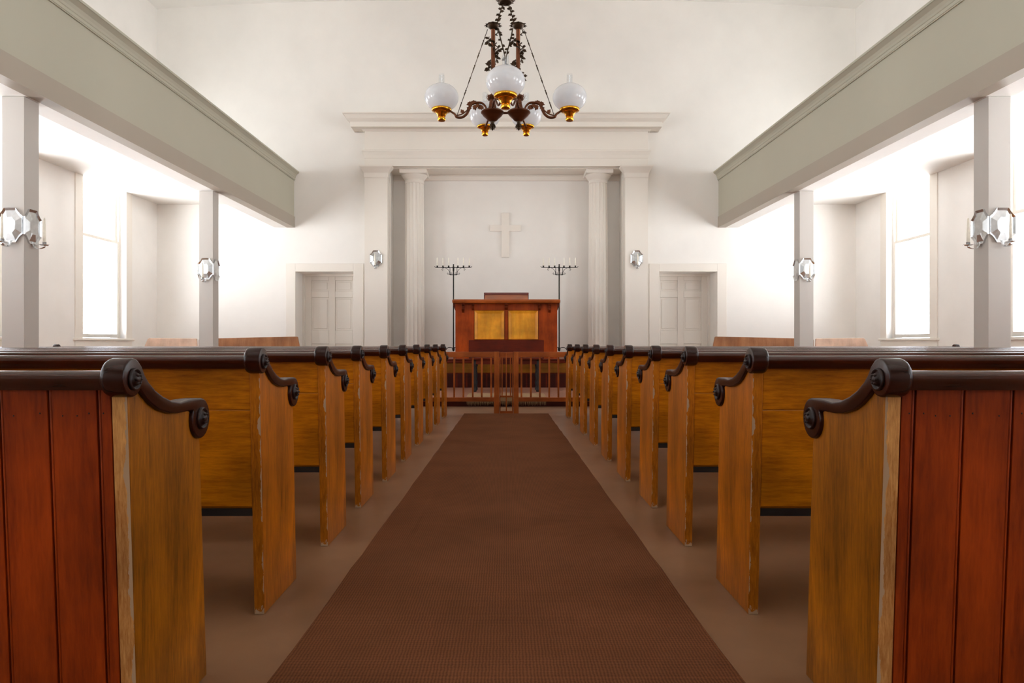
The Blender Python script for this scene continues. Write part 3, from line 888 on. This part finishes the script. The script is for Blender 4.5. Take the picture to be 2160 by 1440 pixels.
# ------------------------------------------------------------------ candelabra
YC = 14.95; kc = YC/F
def candelabrum():
    r = thing('candelabrum', 'tall black iron six-branch candelabrum standing left of the pulpit', 'candelabrum', (WX(956.5, YC), YC, ZQ))
    z = lambda py: WZ(py, YC)-ZQ
    dx = lambda px: (px-956.5)*kc
    p = MB(); p.tube([(0,0,.16), (0,0,z(557))], .0125, 8); p.tube([(0,0,z(572)), (0,0,z(562))], [.016, .02], 8); p.ball((0,0,.18), .028, .028, .05)
    p.build('pole', M['iron'], r)
    b = MB(); b.tube([(dx(916.5),0,z(561.5)), (dx(918.5),0,z(563.8)), (dx(940),0,z(564.4)), (dx(972),0,z(564.4)), (dx(993.5),0,z(563.8)), (dx(995.5),0,z(561.5))], .0065, 6)
    b.build('crossbar', M['iron'], r)
    s = MB()
    s.tube([(dx(949),0,z(579.5)), (dx(963.8),0,z(579.5))], .009, 6)
    for q in (-1, 1):
        X = lambda o: q*o*kc
        s.tube([(X(7.4),0,z(579.5)), (X(7.4),0,z(564.5))], .006, 6)
        s.tube([(X(7.4),0,z(579)), (X(7.4),0,z(574))], .01, 6)
        s.tube(smoothpath([(X(7.6),0,z(574.5)), (X(9.5),0,z(571)), (X(13),0,z(567)), (X(18),0,z(564.6)), (X(22),0,z(565.5)), (X(24.5),0,z(567.5)), (X(23.5),0,z(569.5)), (X(21.5),0,z(568.6))], 4), .0045, 5)
        s.tube(smoothpath([(X(7.4),0,z(579.3)), (X(11),0,z(579)), (X(13),0,z(577)), (X(11.8),0,z(575.4)), (X(10.5),0,z(577))], 4), .0045, 5)
        s.tube(smoothpath([(X(6.5),0,z(579)), (X(3),0,z(576.5)), (X(4),0,z(575)), (X(5),0,z(576.5))], 4), .004, 5)
    s.build('scrollwork', M['iron'], r)
    for i in range(3):
        a = PI + 2*PI*i/3
        c, s_ = math.cos(a), math.sin(a)
        l = MB(); l.tube(smoothpath([(0,0,.19), (c*.06,s_*.06,.215), (c*.13,s_*.13,.20), (c*.2,s_*.2,.10), (c*.24,s_*.24,.01), (c*.26,s_*.26,.008)], 4), .008, 6)
        l.build('leg', M['iron'], r)
    cs = [922.3, 934.3, 946.4, 965.8, 977.7, 989.8]
    for px in cs:
        MB().lathe([(.026, 0), (.024, .006), (.012, .02), (.017, .03), (.0165, .04), (.012, .04), (.012, .03)], dx(px), 0, z(564.2), 12).build('candle_cup', M['iron'], r)
    return r, [(WX(px, YC), YC, WZ(564.2, YC)+.0305) for px in cs]
ca, spots = candelabrum()
cb = mirror(ca, ca['label'].replace('left of', 'right of'))
cp = candle_mb(.175, .0115, .0095).build('candle', M['candle'])
on = ['outermost', 'second from the outside', 'third from the outside', 'third from the pulpit side', 'second from the pulpit side', 'innermost']
first = True
for side in (1, -1):
    for (x, y, z), w in zip(spots, on):
        c = cp if first else cp.copy()
        if not first: col.objects.link(c)
        first = False
        c.location = (x*side, y, z)
        tag(c, 'short cream candle, %s on the %s candelabrum' % (w, 'left' if side == 1 else 'right'), 'candle', 'candles on the candelabra')

# ------------------------------------------------------------------ benches in the front corners
YBN = 13.15
def bench(px0, px1, slant0, slant1, ztop0, ztop1, label, mat, y):
    x0, x1 = WX(px0, y), WX(px1, y); xc = (x0+x1)/2
    r = thing('corner_bench', label, 'bench', (xc, y, 0))
    a, b = x0-xc, x1-xc
    s0, s1 = slant0*y/F, slant1*y/F
    MB().prism([(a-s0*2.2,.40), (b+s1*2.2,.40), (b+s1*2.2,.72), (b,ztop1-.012), (b-.02,ztop1), (a+.03,ztop0), (a,ztop0-.02), (a-s0*2.2,.72)], 0, .035, 'y').build('backrest', mat, r, bevel=.006)
    box(a, b, .0, .42, .40, .435).build('seat', mat, r, bevel=.006)
    for x in (a, b-.035):
        MB().prism([(0,0), (.42,0), (.42,.40), (0,.40)], x, x+.035, 'x').build('end_panel', mat, r, bevel=.004)
    return r
b1 = bench(311, 415, 8, .5, WZ(712.6, YBN), WZ(713.6, YBN), 'wooden bench back coloured pale as if sunlit, near the front left window', M['sunbench'], YBN)
b2 = bench(419, 628, .3, 4, WZ(714, YBN+.05), WZ(709.5, YBN+.05), 'brown wooden bench back in front of the left door', M['bench'], YBN+.05)
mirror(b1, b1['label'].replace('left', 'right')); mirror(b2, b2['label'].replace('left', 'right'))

# ------------------------------------------------------------------ chandelier
Y0 = 5.6; kz = Y0/F
CXC = 1066.5
ch = thing('chandelier', 'bronze oil-lamp chandelier with ivy leaves and five white glass globes', 'chandelier', (WX(CXC, Y0), Y0, 0))
lx = lambda px: (px-CXC)*kz
hz = lambda py, y=Y0: WZ(py, y)
m = MB(); m.tube([(0,0,hz(0)), (0,0,HC+.2)], .012, 8); m.tube([(0,0,HC-.0), (0,0,HC+.2)], [.09,.11], 16); m.build('suspension_rod', M['bronzed'], ch)
m = MB(); m.lathe([(.02,hz(9)),(.045,hz(7.5)),(.062,hz(3)),(.05,hz(1)),(.03,hz(-4)),(.012,hz(-10))], n=16)
for i in range(10):
    a = 2*PI*i/10; m.leaf((.04*math.cos(a), .04*math.sin(a), hz(5)), (math.cos(a), math.sin(a), .35), (0,0,1), .04, .028)
m.build('crown', M['bronzed'], ch)
def leafpath(m, pts, r, n, L, W, rnd, side=(1,0,0)):
    P = smoothpath(pts, 6); m.tube(P, r, 6)
    for i in range(n):
        p = P[int((i+.5)/n*(len(P)-1))]
        s = 1 if i % 2 else -1
        m.leaf(p, (s*rnd.uniform(.6,1), rnd.uniform(-.6,.6), rnd.uniform(-.7,.5)), (0,-1,.3), L*rnd.uniform(.8,1.2), W)
for s in (-1, 1):
    rnd = random.Random(5)
    X = lambda o: s*o*kz                               # o: pixels away from the axis at this depth
    SX = X(26.3)
    # leafy hanger between crown and stem head, and its lower twin crossing to the axis
    m = MB()
    leafpath(m, [(X(6),0,hz(9)), (X(10),0,hz(22)), (X(15),0,hz(38)), (X(17),0,hz(49))], .0045, 9, .032, .022, rnd)
    leafpath(m, [(X(15),0,hz(60)), (X(12),0,hz(76)), (X(8),0,hz(92)), (X(4),0,hz(108)), (X(1.2),0,hz(122)), (X(.6),0,hz(140))], .005, 8, .03, .02, rnd)
    m.build('leaf_chain', M['bronzed'], ch)
    # stem
    m = MB(); m.lathe([(.022,hz(232)),(.017,hz(225)),(.0165,hz(60)),(.024,hz(57))], SX, 0, 0, 14)
    st = m.build('stem', M['bronze'], ch)
    m = MB()
    m.lathe([(.014,hz(63)),(.03,hz(60)),(.048,hz(55)),(.05,hz(52)),(.03,hz(49)),(.01,hz(47))], SX, 0, 0, 14)
    for i in range(12):
        a = 2*PI*i/12; m.leaf((SX+.035*math.cos(a), .035*math.sin(a), hz(54.5)), (math.cos(a), math.sin(a), .08*rnd.uniform(-2,2)), (0,0,1), .036, .022)
    m.build('leaf_rosette', M['bronzed'], ch)
    # ivy winding round the stem
    for ph, h0, h1 in ((0, 62, 150), (PI, 78, 168)):
        m = MB(); pts = []
        for i in range(40):
            t = i/39; a = ph + t*3.2*PI; rr = .030 + .012*math.sin(t*9*PI)
            pts.append((SX + rr*math.cos(a), rr*math.sin(a)*.8, hz(h0+(h1-h0)*t)))
        m.tube(pts, .0038, 5)
        for i in range(2, 39, 2):
            p = Vector(pts[i]); d = Vector((p.x-SX, p.y, rnd.uniform(-.03,.01)))
            m.leaf(p, d, (0,-1,.4), rnd.uniform(.026,.04), rnd.uniform(.022,.03))
        m.build('ivy_vine', M['bronzed'], st)
    # vase and bowl below
    BX = X(27.8)
    m = MB(); m.lathe([(.03,hz(236)),(.034,hz(229)),(.028,hz(222)),(.022,hz(214)),(.026,hz(208)),(.036,hz(203)),(.03,hz(201))], BX, 0, 0, 18)
    for i in range(8):
        a = 2*PI*i/8; m.leaf((BX+.03*math.cos(a), .03*math.sin(a), hz(212)), (math.cos(a)*.5, math.sin(a)*.5, 1), (math.cos(a), math.sin(a), 0), .045, .02)
    m.build('vase', M['bronze'], ch)
    m = MB(); m.lathe([(.012,hz(257)),(.036,hz(254)),(.05,hz(250)),(.066,hz(246)),(.076,hz(243.5)),(.070,hz(243)),(.084,hz(240.5)),(.092,hz(238)),(.09,hz(236)),(.078,hz(233.5)),(.05,hz(232)),(.03,hz(231))], BX, 0, 0, 28)
    m.build('bowl', M['bronze'], ch, sharp=40)
    m = MB(); m.lathe([(.004,hz(275)),(.014,hz(271)),(.018,hz(266)),(.012,hz(261)),(.016,hz(258)),(.02,hz(255))], BX+s*.0, 0, 0, 12)
    for i in range(6):
        a = 2*PI*i/6; m.leaf((BX+.012*math.cos(a), .012*math.sin(a), hz(261)), (math.cos(a)*.4, math.sin(a)*.4, -1), (math.cos(a), math.sin(a), 0), .045, .022)
    m.build('finial', M['bronzed'], ch)
    # scrolled side arm with leaves
    m = MB()
    P = smoothpath([(X(40),0,hz(233)), (X(43),0,hz(224)), (X(50),0,hz(217.5)), (X(60),0,hz(216.5)), (X(71),0,hz(219.5)), (X(76),0,hz(228)), (X(82),0,hz(240)), (X(92),0,hz(247.5)), (X(103),0,hz(247)), (X(107),0,hz(241)), (X(114),0,hz(236)), (X(120),0,hz(233))], 5)
    m.tube(P, [.007+.004*math.sin(PI*i/(len(P)-1)) for i in range(len(P))], 8)
    m.tube(smoothpath([(X(76),0,hz(226)), (X(84),0,hz(235)), (X(93),0,hz(241)), (X(103),0,hz(243.5))], 4), .005, 6)
    for (ox, py, dx_, dz_) in ((62,217,1,.3),(70,219,1,.25),(72,220,1,-.2),(58,219,.4,-1),(63,221,.5,-1),(67,222,-.4,-1),(55,220,1,-.6),(50,222,.8,-.6),(46,225,1,-.5),(74,226,.8,-.8),(88,240,.5,.7)):
        m.leaf((X(ox),0,hz(py)), (s*dx_, rnd.uniform(-.4,.4), dz_), (0,-1,.2), .044, .03)
    ar = m.build('side_arm', M['bronze'], ch)
    # slanting wire rod
    m = MB(); A = Vector((X(38),0,hz(62))); B = Vector((X(103),0,hz(245)))
    m.tube([A, B], .0028, 5)
    for i in range(1, 7):
        c = A.lerp(B, i/7+.02); d = (B-A).normalized()
        m.tube([c-d*.022, c, c+d*.022], [.003,.0055,.003], 6); m.ball(c-d*.022, .006)
    m.build('tie_rod', M['bronzed'], ch)
def lamp(dx, dy, zb, gr, gh, fr, chim=True, armto=None):
    """zb: underside of the brass burner, gr: globe radius, gh: globe height, fr: fitter radius"""
    m = MB(); b = fr
    h1 = fr*1.0
    m.lathe([(b*.34, 0), (b*.40, .006), (b*.40, h1*.28), (b*.30, h1*.36), (b*.40, h1*.44), (b*.46, h1*.62), (b*.58, h1*.78), (b*.66, h1*.86), (b*.62, h1*.9)], dx, dy, zb, 24)
    la = m.build('brass_burner', M['brass'], ch, sharp=50)
    m = MB(); m.lathe([(b*.6, h1*.86), (b*.95, h1*.98), (b*1.0, h1*1.06), (b*1.0, h1*1.2), (b*.96, h1*1.26), (b*.9, h1*1.24)], dx, dy, zb, 32)
    m.build('gallery_ring', M['brass'], la, sharp=50)
    z0 = zb + h1*1.16; m = MB(); prof = []
    for i in range(19):
        a = -60 + 128*i/18
        prof.append((gr*math.cos(math.radians(a)), gh*math.sin(math.radians(a))))
    sc_ = min(1, 1)
    zoff = -prof[0][1]
    prof = [(max(q[0], b*.6), q[1]+zoff) for q in prof]
    m.lathe(prof, dx, dy, z0, 40)
    m.f = m.f[:-2]; m.m = m.m[:-2]; m.sm = m.sm[:-2]
    m.build('glass_globe', M['opal'], la)
    zt = prof[-1][1]
    m = MB(); cr = gr*.16
    m.lathe([(cr*1.15, .0), (cr*1.25, zt*.5), (cr*1.05, zt), (cr, zt+gh*.78)], dx, dy, z0, 20)
    m.f = m.f[:-2]; m.m = m.m[:-2]; m.sm = m.sm[:-2]
    m.build('glass_chimney', M['chimney'], la)
    return la
for s in (-1, 1):
    lamp(s*135*kz, 0, hz(255), 35.8*kz, 29*kz, 21*kz)
    Yr = .42; kr = (Y0+Yr)/F
    lamp(s*43.5*kr, Yr, WZ(286, Y0+Yr), 33*kr, 27.5*kr, 17*kr)
    m = MB(); BX = s*27.8*kz
    m.tube(smoothpath([(BX, .08, hz(236)), (BX+s*.02, .2, hz(226)), (s*40*kr, .3, WZ(262, Y0+.3)), (s*42.5*kr, Yr-.02, WZ(268, Y0+Yr))], 5), .008, 6)
    m.build('rear_arm', M['bronze'], ch)
Yf = -.36; kf = (Y0+Yf)/F
lamp(0, Yf, WZ(230, Y0+Yf), 41.5*kf, 33*kf, 25*kf)
m = MB()
for s in (-1, 1):
    BX = s*27.8*kz
    m.tube(smoothpath([(BX, -.06, hz(236)), (BX*.8, -.18, hz(226)), (s*16*kf, -.27, WZ(222, Y0-.27)), (s*10*kf, Yf+.02, WZ(212, Y0+Yf))], 5), .008, 6)
    for t in range(4): m.leaf((BX*(.9-.12*t), -.1-.05*t, hz(230-3*t)), (s, -.5, .4), (0,-.3,1), .04, .026)
m.tube([(-27.8*kz, 0, hz(238)), (27.8*kz, 0, hz(238))], .009, 6)
m.build('front_arm', M['bronze'], ch)

# ------------------------------------------------------------------ daylight
w = bpy.data.worlds.new('sky'); sc.world = w; w.use_nodes = True
bg = w.node_tree.nodes['Background']
SKY, GROUND = 9.0, 40.0            # bright hazy sky over sunlit pale ground
wn = w.node_tree
tcw = wn.nodes.new('ShaderNodeTexCoord'); sx = wn.nodes.new('ShaderNodeSeparateXYZ')
wn.links.new(tcw.outputs['Generated'], sx.inputs[0])
mr = wn.nodes.new('ShaderNodeMapRange'); mr.inputs['From Min'].default_value = -.08; mr.inputs['From Max'].default_value = .10
wn.links.new(sx.outputs['Z'], mr.inputs['Value'])
mxw = wn.nodes.new('ShaderNodeMix'); mxw.data_type = 'RGBA'
mxw.inputs[6].default_value = (GROUND*.99, GROUND*1.0, GROUND*1.025, 1); mxw.inputs[7].default_value = (SKY*.92, SKY*.98, SKY*1.10, 1)
wn.links.new(mr.outputs['Result'], mxw.inputs[0]); wn.links.new(mxw.outputs[2], bg.inputs['Color'])
bg.inputs['Strength'].default_value = 1.0
for i, (y0, y1) in enumerate(WY):
    for s in (-1, 1):
        L = bpy.data.lights.new('window_daylight', 'AREA'); L.shape = 'RECTANGLE'
        L.size = y1-y0+.1; L.size_y = ZT-ZS+.1; L.energy = 1
        L.cycles.is_portal = True
        o = bpy.data.objects.new('window_daylight', L); col.objects.link(o)
        yc = (y0+y1)/2
        x = s*(WXL + TH + .02 - K*yc)
        o.location = (x, yc, (ZS+ZT)/2)
        # local -z points into the room, local x along the wall
        o.rotation_euler = Matrix(((0, 0, s), (1, 0, 0), (0, s, 0))).to_3x3().to_euler() if s == 1 else Matrix(((0, 0, -1), (-1, 0, 0), (0, 1, 0))).to_3x3().to_euler()

for s in (-1, 1):  # portals for the added rear windows
    L = bpy.data.lights.new('window_daylight', 'AREA'); L.shape = 'RECTANGLE'
    L.size = RX1-RX0+.1; L.size_y = RZ1-RZ0+.1; L.energy = 1; L.cycles.is_portal = True
    o = bpy.data.objects.new('window_daylight', L); col.objects.link(o)
    o.location = (s*(RX0+RX1)/2, YR-.33, (RZ0+RZ1)/2); o.rotation_euler = (PI/2, 0, 0)
    o.rotation_euler = Matrix(((-1, 0, 0), (0, 0, -1), (0, -1, 0))).to_euler()

# ------------------------------------------------------------------ camera, view
cam = bpy.data.cameras.new('camera'); co = bpy.data.objects.new('camera', cam); col.objects.link(co)
co.location = (0, 0, 1.0); co.rotation_euler = (PI/2, 0, 0)
cam.sensor_width = 36; cam.lens = 36*F/2160
cam.shift_x = (1080-CX)/2160; cam.shift_y = (CY-720)/2160
cam.clip_start = .05
sc.camera = co
vs = sc.view_settings
vs.view_transform = 'Standard'; vs.look = 'None'; vs.gamma = 1; vs.exposure = -0.78; vs.use_curve_mapping = False
sc.cycles.use_denoising = True
sc.cycles.max_bounces = 14; sc.cycles.diffuse_bounces = 8; sc.cycles.glossy_bounces = 5; sc.cycles.transparent_max_bounces = 16
sc.cycles.sample_clamp_indirect = 12
